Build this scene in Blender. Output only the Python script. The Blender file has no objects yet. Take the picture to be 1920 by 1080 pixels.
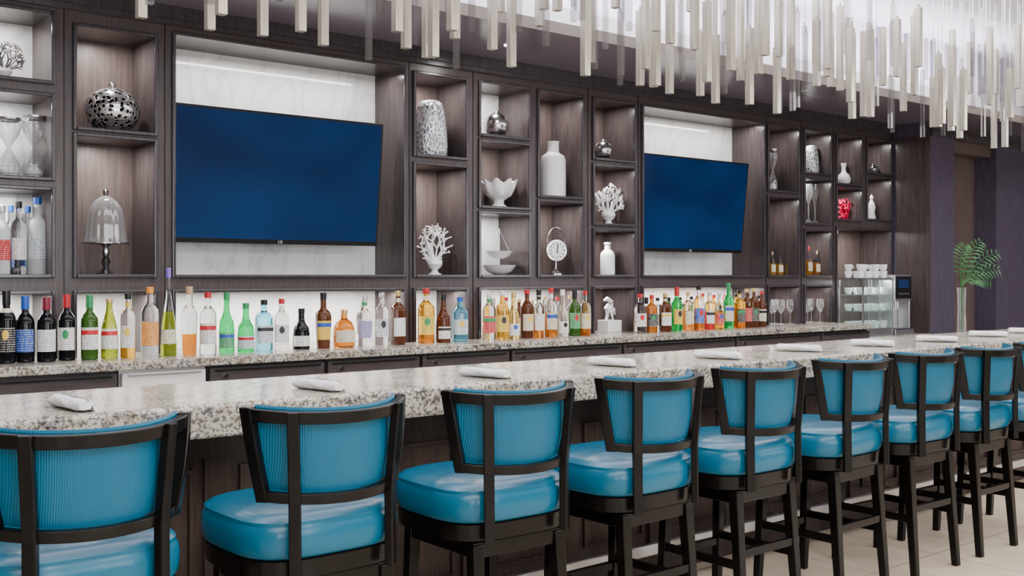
import bpy, math, random
from mathutils import Vector, Matrix
random.seed(7)
F=1990.0; YAW=math.radians(39.2); SI,CO=math.sin(YAW),math.cos(YAW)   # forward=(SI,CO) right=(CO,-SI)
EYE=1.5; HV=518.0
COL=bpy.context.scene.collection
def PX(u,Y):
    t=(u-960)/F; return Y*(SI+CO*t)/(CO-SI*t)
def PD(u,Y): return SI*PX(u,Y)+CO*Y
def PZ(u,v,Y): return EYE+(HV-v)*PD(u,Y)/F
def PS(u,Y): return PD(u,Y)/F
# ---------------------------------------------------------------- mesh builder
class MB:
    def __init__(s): s.v=[]; s.f=[]; s.m=[]
    def face(s,idx,m=0): s.f.append(idx); s.m.append(m)
    def box(s,x0,x1,y0,y1,z0,z1,m=0):
        b=len(s.v)
        s.v+= [(x0,y0,z0),(x1,y0,z0),(x1,y1,z0),(x0,y1,z0),(x0,y0,z1),(x1,y0,z1),(x1,y1,z1),(x0,y1,z1)]
        for q in ((0,3,2,1),(4,5,6,7),(0,1,5,4),(1,2,6,5),(2,3,7,6),(3,0,4,7)): s.face(tuple(b+i for i in q),m)
        return s
    def rings(s,rings,m=0,cap=True,close=True):
        b=len(s.v); n=len(rings[0])
        for r in rings: s.v+=[tuple(p) for p in r]
        for i in range(len(rings)-1):
            mm=m[i] if isinstance(m,(list,tuple)) else m
            for j in range(n if close else n-1):
                k=(j+1)%n
                s.face((b+i*n+j,b+i*n+k,b+(i+1)*n+k,b+(i+1)*n+j),mm)
        if cap:
            m0=m[0] if isinstance(m,(list,tuple)) else m; m1=m[-1] if isinstance(m,(list,tuple)) else m
            s.face(tuple(b+j for j in reversed(range(n))),m0)
            s.face(tuple(b+(len(rings)-1)*n+j for j in range(n)),m1)
        return s
    def lathe(s,prof,seg=24,c=(0,0,0),m=0,sq=0,cap=True,a0=0,flute=0,nf=12):
        R=max(p[0] for p in prof); rs=[]
        for r,z in prof:
            ring=[]
            for j in range(seg):
                a=a0+2*math.pi*j/seg; k=1.0
                if sq and r>0.6*R: k=1/((abs(math.cos(a))**sq+abs(math.sin(a))**sq)**(1/sq))*0.93
                if flute: k*=1+flute*math.cos(nf*a)*(r/R)
                ring.append((c[0]+r*k*math.cos(a),c[1]+r*k*math.sin(a),c[2]+z))
            rs.append(ring)
        return s.rings(rs,m,cap)
    def tube(s,pts,rad,seg=8,m=0,a0=0,up=(0,0,1)):
        if not isinstance(rad,(list,tuple)): rad=[rad]*len(pts)
        pts=[Vector(p) for p in pts]; rs=[]
        for i,p in enumerate(pts):
            d=(pts[min(i+1,len(pts)-1)]-pts[max(i-1,0)]).normalized()
            u=Vector(up)
            if abs(d.dot(u))>0.95: u=Vector((0,1,0))
            x=d.cross(u).normalized(); y=x.cross(d).normalized()
            rs.append([p+rad[i]*(math.cos(a0+2*math.pi*j/seg)*x+math.sin(a0+2*math.pi*j/seg)*y) for j in range(seg)])
        return s.rings(rs,m)
    def beam(s,p0,p1,w0,w1=None,m=0):
        if w1 is None: w1=w0
        return s.tube([p0,p1],[w0/1.4142,w1/1.4142],4,m,math.pi/4)
    def arc(s,t0,t1,n,rad,z0,z1,m=0,lift=0.0):
        rs=[]
        for i in range(n+1):
            k=i/n; ring=[]; dz=lift*(2*k-1)**2
            for z,w in ((z0,0),(z0,1),(z1,1),(z1,0)):
                a=t0(z)+(t1(z)-t0(z))*k; r=rad(z)[w]
                ring.append((r*math.sin(a),-r*math.cos(a),z+dz))
            rs.append(ring)
        return s.rings(rs,m)
    def sphere(s,c,r,m=0,seg=16,sz=1,n=12):
        prof=[(max(r*math.sin(math.pi*i/n),1e-4),-r*sz*math.cos(math.pi*i/n)) for i in range(n+1)]
        return s.lathe(prof,seg,c,m)
    def mesh(s,name,mats,smooth=False,bevel=0):
        me=bpy.data.meshes.new(name); me.from_pydata(s.v,[],s.f)
        for m in mats: me.materials.append(m)
        for i,p in enumerate(me.polygons):
            p.material_index=min(s.m[i],len(mats)-1); p.use_smooth=smooth
        me.validate(); me.update()
        return me
def obj(name,mb,mats,parent=None,loc=(0,0,0),rz=0,smooth=False,bevel=0,**props):
    if not isinstance(mats,(list,tuple)): mats=[mats]
    me=mb.mesh(name,mats,smooth) if isinstance(mb,MB) else mb
    o=bpy.data.objects.new(name,me); COL.objects.link(o)
    o.location=loc; o.rotation_euler=(0,0,rz)
    if parent: o.parent=parent
    if smooth:
        md=o.modifiers.new('es','EDGE_SPLIT'); md.split_angle=math.radians(38)
    if bevel:
        md=o.modifiers.new('bv','BEVEL'); md.width=bevel; md.segments=2; md.limit_method='ANGLE'
    for k,v in props.items(): o[k]=v
    return o
def empty(name,loc=(0,0,0),rz=0,**props):
    o=bpy.data.objects.new(name,None); COL.objects.link(o); o.location=loc; o.rotation_euler=(0,0,rz)
    o.empty_display_size=0.1
    for k,v in props.items(): o[k]=v
    return o
def dup(root,loc,rz=None,**props):
    r=root.copy(); COL.objects.link(r); r.location=loc
    if rz is not None: r.rotation_euler=(0,0,rz)
    for c in list(root.children):
        k=c.copy(); COL.objects.link(k); k.parent=r
        for c2 in list(c.children):
            k2=c2.copy(); COL.objects.link(k2); k2.parent=k
    for k,v in props.items(): r[k]=v
    return r
# ---------------------------------------------------------------- materials
def mat(name,col,rough=0.5,metal=0,trans=0,coat=0,ior=1.45,emit=None,es=0,spec=0.5):
    m=bpy.data.materials.new(name); m.use_nodes=True
    b=m.node_tree.nodes['Principled BSDF']
    b.inputs['Base Color'].default_value=(*col,1); b.inputs['Roughness'].default_value=rough
    b.inputs['Metallic'].default_value=metal; b.inputs['Transmission Weight'].default_value=trans
    b.inputs['Coat Weight'].default_value=coat; b.inputs['IOR'].default_value=ior
    b.inputs['Specular IOR Level'].default_value=spec
    if emit: b.inputs['Emission Color'].default_value=(*emit,1); b.inputs['Emission Strength'].default_value=es
    return m
def N(m,t): return m.node_tree.nodes.new(t)
def L(m,a,b): m.node_tree.links.new(a,b)
def ramp(m,stops,inp):
    r=N(m,'ShaderNodeValToRGB'); e=r.color_ramp.elements
    while len(e)<len(stops): e.new(0.5)
    for i,(p,c) in enumerate(stops): e[i].position=p; e[i].color=(*c,1)
    L(m,inp,r.inputs[0]); return r
def coords(m,scale=(1,1,1)):
    tc=N(m,'ShaderNodeTexCoord'); mp=N(m,'ShaderNodeMapping'); mp.inputs['Scale'].default_value=scale
    L(m,tc.outputs['Object'],mp.inputs[0]); return mp.outputs[0]
def noise(m,vec,sc,det=4,rough=0.5,dist=0.0):
    n=N(m,'ShaderNodeTexNoise'); n.inputs['Scale'].default_value=sc; n.inputs['Detail'].default_value=det; n.inputs['Distortion'].default_value=dist
    n.inputs['Roughness'].default_value=rough; L(m,vec,n.inputs['Vector']); return n.outputs['Fac']
def bump(m,h,st=0.2,dist=0.01):
    b=N(m,'ShaderNodeBump'); b.inputs['Strength'].default_value=st; b.inputs['Distance'].default_value=dist
    L(m,h,b.inputs['Height']); L(m,b.outputs[0],m.node_tree.nodes['Principled BSDF'].inputs['Normal'])
def noisy(name,stops,sc,scale=(1,1,1),rough=0.4,coat=0,bst=0,metal=0,det=5,spec=0.5,dist=0.0):
    m=mat(name,stops[0][1],rough,metal,coat=coat,spec=spec)
    f=noise(m,coords(m,scale),sc,det,dist=dist); r=ramp(m,stops,f)
    L(m,r.outputs[0],m.node_tree.nodes['Principled BSDF'].inputs['Base Color'])
    if bst: bump(m,f,bst)
    return m
wood=noisy('dark_wood',[(0.3,(0.045,0.033,0.034)),(0.7,(0.086,0.066,0.067))],5,(14,14,1.0),0.30,spec=0.42)
wood_lit=noisy('dark_wood_lit',[(0.3,(0.080,0.058,0.054)),(0.7,(0.136,0.101,0.094))],5,(14,14,1.0),0.42,spec=0.35)  # same dark wood, paler: the lit look is put into the colour
wood_trim=noisy('trim_wood',[(0.3,(0.034,0.028,0.034)),(0.7,(0.060,0.051,0.061))],5,(10,10,2),0.18,spec=0.55)
wood_sheen=noisy('violet_sheen_wood',[(0.3,(0.056,0.044,0.070)),(0.7,(0.092,0.074,0.112))],5,(14,14,1.0),0.20)  # brown wood with a violet reflected sheen painted into its colour
wood_bar=noisy('bar_wood',[(0.3,(0.030,0.020,0.017)),(0.7,(0.056,0.038,0.033))],5,(14,14,1.0),0.35,spec=0.3)
white_panel=noisy('white_stone_panel',[(0.40,(0.82,0.82,0.82)),(0.49,(0.76,0.76,0.76)),(0.505,(0.64,0.64,0.65)),(0.53,(0.78,0.78,0.78)),(0.65,(0.84,0.84,0.84))],1.6,(1.6,1.6,0.7),0.10,coat=0.3,det=8,dist=1.2)
soffit_m=noisy('soffit_paint',[(0.3,(0.15,0.13,0.17)),(0.7,(0.21,0.185,0.235))],1,(1,1,1),0.2)
ceil_m=mat('ceiling_white',(0.82,0.81,0.87),0.6)
leather=mat('blue_leather',(0.0,0.098,0.178),0.27,coat=0.0,spec=0.5)
f=noise(leather,coords(leather,(1,1,1)),9,6,0.6); bump(leather,f,0.22,0.010)
leather2=mat('blue_ribbed_leather',(0.0,0.092,0.170),0.34,spec=0.4)
w=N(leather2,'ShaderNodeTexWave'); w.inputs['Scale'].default_value=55; w.bands_direction='X'; L(leather2,coords(leather2),w.inputs[0]); bump(leather2,w.outputs['Fac'],0.28,0.003)
black_wood=noisy('black_stained_wood',[(0.3,(0.0022,0.0017,0.0015)),(0.7,(0.005,0.004,0.0036))],6,(8,8,2),0.24,spec=0.25)
chrome=mat('chrome',(0.75,0.75,0.78),0.12,1)
steel=mat('brushed_steel',(0.66,0.66,0.68),0.28,1)
silver=noisy('hammered_silver',[(0.4,(0.35,0.35,0.37)),(0.6,(0.9,0.9,0.92))],14,(1,1,1),0.18,metal=1)
white_c=mat('white_ceramic',(0.88,0.88,0.89),0.25)
white_m=mat('white_matte',(0.8,0.79,0.78),0.6)
red_m=mat('red_coral',(0.75,0.01,0.09),0.4)
towel=noisy('white_linen',[(0.3,(0.66,0.66,0.68)),(0.7,(0.84,0.84,0.85))],30,(1,1,1),0.9,bst=0.6)
black=mat('black_plastic',(0.005,0.005,0.006),0.3,spec=0.4)
dark=mat('dark_grey',(0.022,0.019,0.020),0.35)
champ=noisy('champagne_rod',[(0.3,(0.36,0.33,0.27)),(0.7,(0.55,0.51,0.43))],6,(20,20,1),0.24,metal=0.6)
green_leaf=noisy('palm_green',[(0.3,(0.004,0.055,0.007)),(0.7,(0.014,0.15,0.02))],9,(1,1,1),0.3)
glow=mat('lamp_glow',(1,1,1),0.5,emit=(1,0.96,0.9),es=8)
tile=noisy('beige_tile',[(0.3,(0.50,0.41,0.31)),(0.7,(0.62,0.53,0.42))],2.5,(1,1,1),0.35)
bt=N(tile,'ShaderNodeTexBrick'); bt.inputs['Scale'].default_value=1.0; bt.offset=0
bt.inputs['Mortar Size'].default_value=0.006; bt.inputs['Brick Width'].default_value=0.6; bt.inputs['Row Height'].default_value=0.6
L(tile,coords(tile),bt.inputs['Vector']); bs=tile.node_tree.nodes['Principled BSDF']
old=bs.inputs['Base Color'].links[0].from_socket
L(tile,old,bt.inputs['Color1']); L(tile,old,bt.inputs['Color2']); bt.inputs['Mortar'].default_value=(0.34,0.28,0.22,1)
L(tile,bt.outputs['Color'],bs.inputs['Base Color'])
def thin_glass(name,tint=(1,1,1),gl=0.12,k=0.7):
    m=bpy.data.materials.new(name); m.use_nodes=True; nt=m.node_tree; nt.nodes.clear()
    out=N(m,'ShaderNodeOutputMaterial'); mx=N(m,'ShaderNodeMixShader'); tr=N(m,'ShaderNodeBsdfTransparent'); g=N(m,'ShaderNodeBsdfPrincipled')
    g.inputs['Base Color'].default_value=(*[0.8*c for c in tint],1); g.inputs['Roughness'].default_value=0.05; g.inputs['Metallic'].default_value=0.6
    tr.inputs[0].default_value=(*tint,1); lw=N(m,'ShaderNodeLayerWeight'); lw.inputs[0].default_value=0.35
    ma=N(m,'ShaderNodeMath'); ma.operation='MULTIPLY_ADD'; ma.inputs[1].default_value=k; ma.inputs[2].default_value=gl
    L(m,lw.outputs['Facing'],ma.inputs[0]); L(m,ma.outputs[0],mx.inputs[0]); L(m,tr.outputs[0],mx.inputs[1]); L(m,g.outputs[0],mx.inputs[2]); L(m,mx.outputs[0],out.inputs[0])
    return m
tglass=thin_glass('thin_clear_glass',(0.97,0.98,0.98),0.08)
cutglass=thin_glass('cut_glass',(0.93,0.94,0.95),0.14,0.8)
acryl=thin_glass('clear_acrylic',(0.74,0.73,0.73),0.06,0.30)
gglass=thin_glass('green_edge_glass',(0.90,0.96,0.94),0.05,0.35)
gran=mat('cream_granite',(0.6,0.57,0.52),0.2)
gb=gran.node_tree.nodes['Principled BSDF']; vec=coords(gran)
def mathn(m,op,a,b_):
    n=N(m,'ShaderNodeMath'); n.operation=op
    for i,x in enumerate((a,b_)):
        if isinstance(x,(int,float)): n.inputs[i].default_value=x
        else: L(m,x,n.inputs[i])
    return n.outputs[0]
def mixc(m,fac,a,b_):
    n=N(m,'ShaderNodeMix'); n.data_type='RGBA'; L(m,fac,n.inputs[0])
    for i,x in ((6,a),(7,b_)):
        if isinstance(x,tuple): n.inputs[i].default_value=(*x,1)
        else: L(m,x,n.inputs[i])
    return n.outputs[2]
g_base=ramp(gran,[(0.34,(0.22,0.18,0.14)),(0.45,(0.44,0.39,0.31)),(0.55,(0.56,0.53,0.47)),(0.64,(0.22,0.215,0.21))],noise(gran,vec,14,6,0.70)).outputs[0]
g_grain=ramp(gran,[(0.44,(0,0,0)),(0.485,(1,1,1))],noise(gran,vec,85,3,0.6)).outputs[0]
g_clu=ramp(gran,[(0.48,(0,0,0)),(0.62,(1,1,1))],noise(gran,vec,7,5,0.7)).outputs[0]
g_blob=ramp(gran,[(0.47,(1,1,1)),(0.51,(0,0,0))],noise(gran,vec,52,4,0.75)).outputs[0]
c1=mixc(gran,mathn(gran,'MULTIPLY',mathn(gran,'MULTIPLY',g_clu,g_blob),0.9),g_base,(0.055,0.032,0.026))
c2=mixc(gran,mathn(gran,'MULTIPLY',mathn(gran,'SUBTRACT',1.0,g_grain),0.75),c1,(0.035,0.032,0.032))
L(gran,c2,gb.inputs['Base Color'])
scr=mat('blue_tv_screen',(0.001,0.008,0.03),0.06)
sb=scr.node_tree.nodes['Principled BSDF']
rs_=ramp(scr,[(0.3,(0.0,0.010,0.060)),(0.7,(0.0,0.045,0.17))],noise(scr,coords(scr,(1.0,1,1.6)),1.3,1))
L(scr,rs_.outputs[0],sb.inputs['Emission Color']); sb.inputs['Emission Strength'].default_value=0.6
# ---------------------------------------------------------------- room shell
YF,YB=5.80,6.15; ZC=1.07; ZT=2.93; ZS=3.0
def struct(name,mb,m): return obj(name,mb,m,kind='structure')
grey_wall=mat('warm_grey_wall',(0.28,0.26,0.24),0.7)
struct('floor',MB().box(-3.5,14,-4,6.4,-0.1,0),tile)
struct('wall_back',MB().box(-3.5,14,6.2,6.4,0,3.7),wood)
struct('wall_right',MB().box(13.9,14.1,-4,6.2,0,3.7),wood_sheen)
struct('wall_front',MB().box(-3.5,14,-4.2,-4,0,3.7),grey_wall)
struct('wall_left',MB().box(-3.7,-3.5,-4,6.2,0,3.7),grey_wall)
struct('ceiling',MB().box(-3.5,13.9,4.9,6.2,ZS,3.7),soffit_m)
struct('ceiling',MB().box(-3.5,13.9,2.3,4.9,3.55,3.7),ceil_m)
struct('ceiling',MB().box(-3.5,13.9,-4,2.3,ZS,3.7),ceil_m)
struct('trim_1',MB().box(-3.5,13.9,4.70,4.9,3.0,3.05).box(-3.5,13.9,4.86,4.9,3.05,3.55).box(-3.5,13.9,4.68,4.70,3.0,3.09),ceil_m)
struct('trim_2',MB().box(-3.5,13.9,2.3,2.36,3.0,3.55),ceil_m)
mb=MB(); joint=mat('tray_joint',(0.30,0.28,0.38),0.5)
x=-1.0
while x<13.5: mb.box(x,x+0.018,4.845,4.86,3.05,3.55); x+=0.42
struct('trim_3',mb,joint)
xe=PX(1672,YF)
t=(1745-960)/F; yp=xe*(CO-SI*t)/(SI+CO*t)
xp=PX(1790,yp); xq=PX(1868,yp)
struct('wall_pilaster',MB().box(xe,xp,yp,6.2,0,ZS),wood_sheen)
struct('wall_pilaster_face',MB().box(xe-0.012,xe,yp,YF-0.06,0,2.86).box(xe-0.018,xe-0.012,yp,yp+0.05,0,2.86),wood)
struct('wall_recess',MB().box(xp,xq,5.62,6.2,0,ZS).box(xp,xq,yp+0.06,5.62,2.74,ZS),wood_lit)
struct('wall_side_panel',MB().box(xq,13.9,yp,6.2,0,ZS),wood_sheen)
struct('trim_4',MB().box(xe,13.9,yp-0.02,yp,2.86,2.93),wood_trim)
# ---------------------------------------------------------------- back wall cabinets
def X(u): return PX(u,YF)
LZ=1.406; LOWZ=0.95
def cabinet(name,label,x0,x1,openings,z1=ZT,low=False):
    root=empty(name,(x0,YF,ZC),label=label,category='display cabinet',group='display cabinets along the back wall')
    mb=MB(); zb=LOWZ if low else ZC
    xs=sorted(set([x0,x1]+[o[0] for o in openings]+[o[1] for o in openings])); zs=sorted(set([zb,z1]+[o[2] for o in openings]+[o[3] for o in openings]))
    for j in range(len(zs)-1):
        i=0
        while i<len(xs)-1:
            def solid(i):
                cx,cz=(xs[i]+xs[i+1])/2,(zs[j]+zs[j+1])/2
                return not any(o[0]<cx<o[1] and o[2]<cz<o[3] for o in openings)
            if solid(i):
                k=i
                while k+1<len(xs)-1 and solid(k+1): k+=1
                mb.box(xs[i]-x0,xs[k+1]-x0,0,YB-YF,zs[j]-ZC,zs[j+1]-ZC); i=k+1
            else: i+=1
    obj('carcass',mb,[wood],root)
    for n,o in enumerate(openings):
        a,b,c,d,bm=o
        obj('back_panel',MB().box(a-x0,b-x0,YB-YF-0.012,YB-YF,c-ZC,d-ZC),[bm],root)
        q=MB(); lo=abs(c-zb)<0.01
        w=0.02; zl=c-ZC if lo else c-ZC-w
        q.box(a-w-x0,a-x0,-0.02,0.004,zl,d-ZC+w).box(b-x0,b+w-x0,-0.02,0.004,zl,d-ZC+w)
        q.box(a-x0,b-x0,-0.02,0.004,d-ZC,d-ZC+w)
        if not lo: q.box(a-x0,b-x0,-0.026,0.004,c-ZC-w,c-ZC)
        obj('opening_trim',q,[wood_trim],root,bevel=0.005)
    obj('crown_moulding',MB().box(0,x1-x0,-0.03,0,z1-ZC-0.03,z1-ZC).box(0,x1-x0,-0.05,0,z1-ZC,ZS-ZC-0.002),[wood_trim],root)
    obj('side_bead',MB().box(0.0,0.006,-0.004,0,0,z1-ZC-0.03),[black],root)
    return root
TOP=2.83; B0=1.51
W=white_panel; D_=wood_lit
A=(X(-90),X(95)); Bc=(X(143),X(288)); T1=(X(328),X(755)); C_=(X(778),X(872)); Dd=(X(900),X(990)); E_=(X(1010),X(1090)); F_=(X(1113),X(1187)); T2=(X(1205),X(1430)); G_=(X(1440),X(1495)); H_=(X(1508),X(1555)); I_=(X(1568),X(1613)); J_=(X(1625),X(1668))
mid=lambda a,b:(a[1]+b[0])/2
A2=(X(-330),X(-130))
b=[mid(A2,A),mid(A,Bc),mid(Bc,T1),mid(T1,C_),mid(C_,Dd),mid(E_,F_),mid(F_,T2),mid(T2,G_),mid(G_,H_),mid(H_,I_),xe-0.02]
cabinet('display_cabinet','dark wood display cabinet with white-backed niches holding vodka bottles',b[0],b[1],[(A[0],A[1],2.516,2.86,W),(A[0],A[1],2.014,2.433,W),(A[0],A[1],B0,1.944,W),(A[0],A[1],ZC,LZ,W)])
cabinet('display_cabinet','dark wood display cabinet with silver globe and cake stand',b[1],b[2],[(Bc[0],Bc[1],2.292,2.819,D_),(Bc[0],Bc[1],B0,2.241,D_),(Bc[0],Bc[1],ZC,LZ,W)])
cabinet('display_cabinet','wide dark wood cabinet bay with white back behind a television',b[2],b[3],[(T1[0],T1[1],B0,2.85,W),(T1[0],T1[1],ZC,LZ,W)])
cabinet('display_cabinet','dark wood display cabinet with textured vase and white coral',b[3],b[4],[(C_[0],C_[1],2.305,TOP,D_),(C_[0],C_[1],B0,2.235,D_),(C_[0],C_[1],ZC,LZ,W)])
cabinet('display_cabinet','dark wood display cabinet with five staggered niches and white ornaments',b[4],b[5],[(Dd[0],Dd[1],2.484,TOP,W),(Dd[0],Dd[1],1.988,2.429,D_),(Dd[0],Dd[1],B0,1.933,W),(E_[0],E_[1],2.087,TOP,D_),(E_[0],E_[1],B0,2.037,D_),(Dd[0],E_[1],ZC,LZ,W)])
cabinet('display_cabinet','dark wood display cabinet with three niches, coral and white jug',b[5],b[6],[(F_[0],F_[1],2.395,TOP,D_),(F_[0],F_[1],1.901,2.334,D_),(F_[0],F_[1],B0,1.845,D_),(F_[0],F_[1],ZC,LZ,D_)])
cabinet('display_cabinet','wide dark wood cabinet bay with white back behind a television',b[6],b[7],[(T2[0],T2[1],B0,TOP,W),(T2[0],T2[1],ZC,LZ,W)])
cabinet('display_cabinet','dark wood display cabinet with hourglass and small tequila bottles',b[7],b[8],[(G_[0],G_[1],2.263,TOP,D_),(G_[0],G_[1],B0,2.20,D_),(G_[0],G_[1],ZC,LZ,D_)])
cabinet('display_cabinet','dark wood display cabinet with three niches above wine glasses',b[8],b[9],[(H_[0],H_[1],2.45,TOP,D_),(H_[0],H_[1],1.99,2.387,D_),(H_[0],H_[1],B0,1.917,D_),(H_[0],H_[1],ZC,LZ,D_)])
cabinet('display_cabinet','dark wood display cabinet with small niches above the coffee machine',b[9],b[10],[(I_[0],I_[1],2.38,TOP,D_),(I_[0],I_[1],2.04,2.33,D_),(J_[0],J_[1],2.513,TOP,D_),(J_[0],J_[1],2.06,2.46,D_),(I_[0],J_[1],LOWZ,1.95,D_)],low=True)
def arealight(name,loc,sx,sy,p,rot=(0,0,0),col=(1,0.97,0.93)):
    l=bpy.data.lights.new(name,'AREA'); l.shape='RECTANGLE'; l.size=sx; l.size_y=sy; l.energy=p; l.color=col
    o=bpy.data.objects.new(name,l); COL.objects.link(o); o.location=loc; o.rotation_euler=rot; return o
def niche_light(c,zt,p): arealight('niche_lamp',((c[0]+c[1])/2,YF+0.14,zt-0.01),0.06,0.06,p*2.1)
for c,zt,p in ((A,2.86,2),(A,2.433,2),(A,1.944,2),(Bc,2.819,2.2),(Bc,2.241,2.2),(C_,TOP,2.2),(C_,2.235,2.2),(Dd,TOP,1.6),(Dd,2.429,1.6),(Dd,1.933,1.6),(E_,TOP,2),(E_,2.037,2),(F_,TOP,1.6),(F_,2.334,1.6),(F_,1.845,1.6),(G_,TOP,1.2),(G_,2.2,1.2),(H_,TOP,1.2),(H_,2.387,1.2),(H_,1.917,1.2),(I_,TOP,1),(I_,2.33,1),(J_,TOP,1),(J_,2.46,1),(F_,LZ,1.2),(G_,LZ,1.2),(H_,LZ,1.2)):
    niche_light(c,zt,p)
for a,bb in (A,Bc,T1,C_,(Dd[0],E_[1]),T2):
    arealight('shelf_strip_light',((a+bb)/2,YF+0.1,LZ-0.01),bb-a-0.05,0.04,13*(bb-a))
for a,bb in (T1,T2):
    arealight('tv_bay_light',((a+bb)/2,YF+0.1,2.82),bb-a-0.1,0.05,12)
arealight('machine_light',((I_[0]+J_[1])/2,YF+0.1,1.94),0.5,0.05,6)
# ---------------------------------------------------------------- back counter
CF=5.37; XE=PX(1634,CF)
obj('back_bar_countertop',MB().box(-1.5,XE,CF,YF-0.03,ZC-0.045,ZC).box(-1.5,b[9],YF-0.03,YB,ZC-0.045,ZC-0.0005),[gran],bevel=0.006,label='speckled cream granite countertop along the back bar',category='countertop')
obj('side_countertop',MB().box(XE+0.002,xe-0.02,CF,YF-0.03,LOWZ-0.045,LOWZ).box(b[9]+0.002,xe-0.02,YF-0.03,YB,LOWZ-0.045,LOWZ-0.001),[gran],bevel=0.005,label='lower granite countertop under the coffee machine',category='countertop')
us=[-200,225,390,612,790,958,1168,1380,1540,1632]
lam=noisy('cooler_laminate',[(0.3,(0.045,0.035,0.036)),(0.7,(0.078,0.062,0.064))],5,(1,14,14),0.3)
def cooler(x0,x1,top,st):
    r=empty('undercounter_cooler' if not st else 'undercounter_sink_cabinet',(x0,CF+0.03,0),label=('light stainless undercounter sink cabinet below granite top' if st else 'dark undercounter cooler with lock below granite counter'),category='bar cabinet',group='units under the back counter')
    w_=x1-x0
    obj('body',MB().box(0.003,w_-0.003,0.03,0.6,0.02,top-0.046),[dark if not st else steel],r)
    obj('door',MB().box(0.012,w_-0.012,0.0,0.03,0.12,top-0.062),[white_m if st else lam],r,bevel=0.004)
    obj('handle',MB().box(0.04,w_-0.04,-0.016,0.0,top-0.078,top-0.066),[steel if st else black],r,bevel=0.003)
    if not st: obj('lock',MB().tube([(0.10,0.0,top-0.105),(0.10,-0.012,top-0.105)],0.012,14),[chrome],r,smooth=True)
for i in range(len(us)-1): cooler(PX(us[i],CF+0.03),PX(us[i+1],CF+0.03),ZC,i==1)
cooler(PX(1634,CF+0.03)+0.01,xe-0.03,LOWZ,False)
# ---------------------------------------------------------------- front bar
BF,BB=3.397,4.16; TH=0.115
bar=empty('bar_counter',(0,3.7,0),label='long bar counter with dark wood panels and granite top',category='bar counter')
obj('countertop',MB().box(-1.5,9.6,BF-3.7,BB-3.7,ZC-TH,ZC),[gran],bar,bevel=0.012)
obj('body',MB().box(-1.45,9.5,0.02,0.34,0.0,ZC-TH-0.001),[wood_bar],bar)
mb=MB(); x=-1.35
mb.box(-1.45,9.5,0,0.02,0.84,ZC-TH-0.002).box(-1.45,9.5,-0.01,0.02,0,0.14)
while x<9.4:
    mb.box(x,x+0.10,0,0.02,0.14,0.84)
    mb.box(x+0.14,x+0.155,0.005,0.02,0.2,0.80).box(x+0.53,x+0.545,0.005,0.02,0.2,0.80).box(x+0.155,x+0.53,0.005,0.02,0.785,0.80).box(x+0.155,x+0.53,0.005,0.02,0.2,0.215)
    x+=0.585
obj('front_panelling',mb,[wood_bar],bar,bevel=0.002)
obj('foot_rail',MB().box(-1.4,9.45,-0.17,-0.135,0.155,0.21),[steel],bar,bevel=0.006)
x=-1
while x<9.4: obj('rail_bracket',MB().box(0,0.03,-0.135,-0.0105,0.155,0.185),[steel],bar,loc=(x,0,0)); x+=1.17
# ---------------------------------------------------------------- stools
def superring(a,bb,z,n=4.5,seg=56,cy=0.01,s=1):
    out=[]
    for j in range(seg):
        t=2*math.pi*j/seg; c,sn=math.cos(t),math.sin(t)
        k=1/((abs(c)**n+abs(sn)**n)**(1/n)); out.append((a*s*k*c,cy+bb*s*k*sn,z))
    return out
stool=empty('bar_stool',(0,0,0),label='bar stool with turquoise leather seat and black wooden frame',category='bar stool',group='row of bar stools along the bar')
sa=0.268; sb_=0.258; sc_=0.023
prof=[(0.96,0.665),(0.985,0.669),(1.010,0.682),(1.022,0.705),(1.024,0.732),(1.010,0.754),(0.990,0.764),(0.993,0.769),(0.990,0.775),(0.978,0.777),(0.93,0.787),(0.84,0.795),(0.65,0.802),(0.35,0.806),(0.1,0.807)]
obj('seat_cushion',MB().rings([superring(sa,sb_,z,3.1+0.5*s_,cy=sc_,s=s_) for s_,z in prof]),[leather],stool,smooth=True)
obj('seat_frame',MB().rings([superring(sa,sb_,z,3.6,s=s_,cy=sc_) for s_,z in ((0.90,0.600),(0.975,0.606),(0.985,0.660),(0.95,0.667))]),[black_wood],stool,smooth=True)
obj('swivel_plate',MB().box(-0.195,0.195,-0.205,0.215,0.545,0.600),[black_wood],stool,bevel=0.004)
Rm=lambda z:0.283+0.026*(z-0.82)/0.28
TL=lambda z:math.radians(52+8*(z-0.82)/0.28)
LIFT=0.012
mb=MB()
rr=lambda z:(Rm(z)-0.014,Rm(z)+0.014)
mb.arc(lambda z:-TL(z),TL,28,rr,1.066,1.104,lift=LIFT).arc(lambda z:-TL(z),TL,28,rr,0.828,0.861,lift=LIFT)
for s_ in (-1,1):
    rs=[]
    for k in range(9):
        z=0.826+(1.106-0.826)*k/8; a=TL(z)*s_; r=Rm(z)+0.006*math.sin(math.pi*k/8); da=0.018/r
        rs.append([(rr_*math.sin(a+q),-rr_*math.cos(a+q),z+LIFT) for rr_,q in ((r-0.018,-da),(r+0.018,-da),(r+0.018,da),(r-0.018,da))])
    mb.rings(rs)
    ps=[(s_*0.166,-0.254,0.603),(s_*0.166,-0.251,0.84),(s_*0.172,-0.258,0.95),(s_*0.182,-0.268,1.108)]
    rs=[]
    for p in ps:
        a=s_*math.radians(33); cx,sx=math.cos(a),math.sin(a)
        rs.append([(p[0]+cx*dx-sx*dy,p[1]+sx*dx+cx*dy,p[2]) for dx,dy in ((-0.018,-0.014),(0.018,-0.014),(0.018,0.014),(-0.018,0.014))])
    mb.rings(rs)
obj('backrest_frame',mb,[black_wood],stool,bevel=0.004)
rs=[]; n=30
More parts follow.
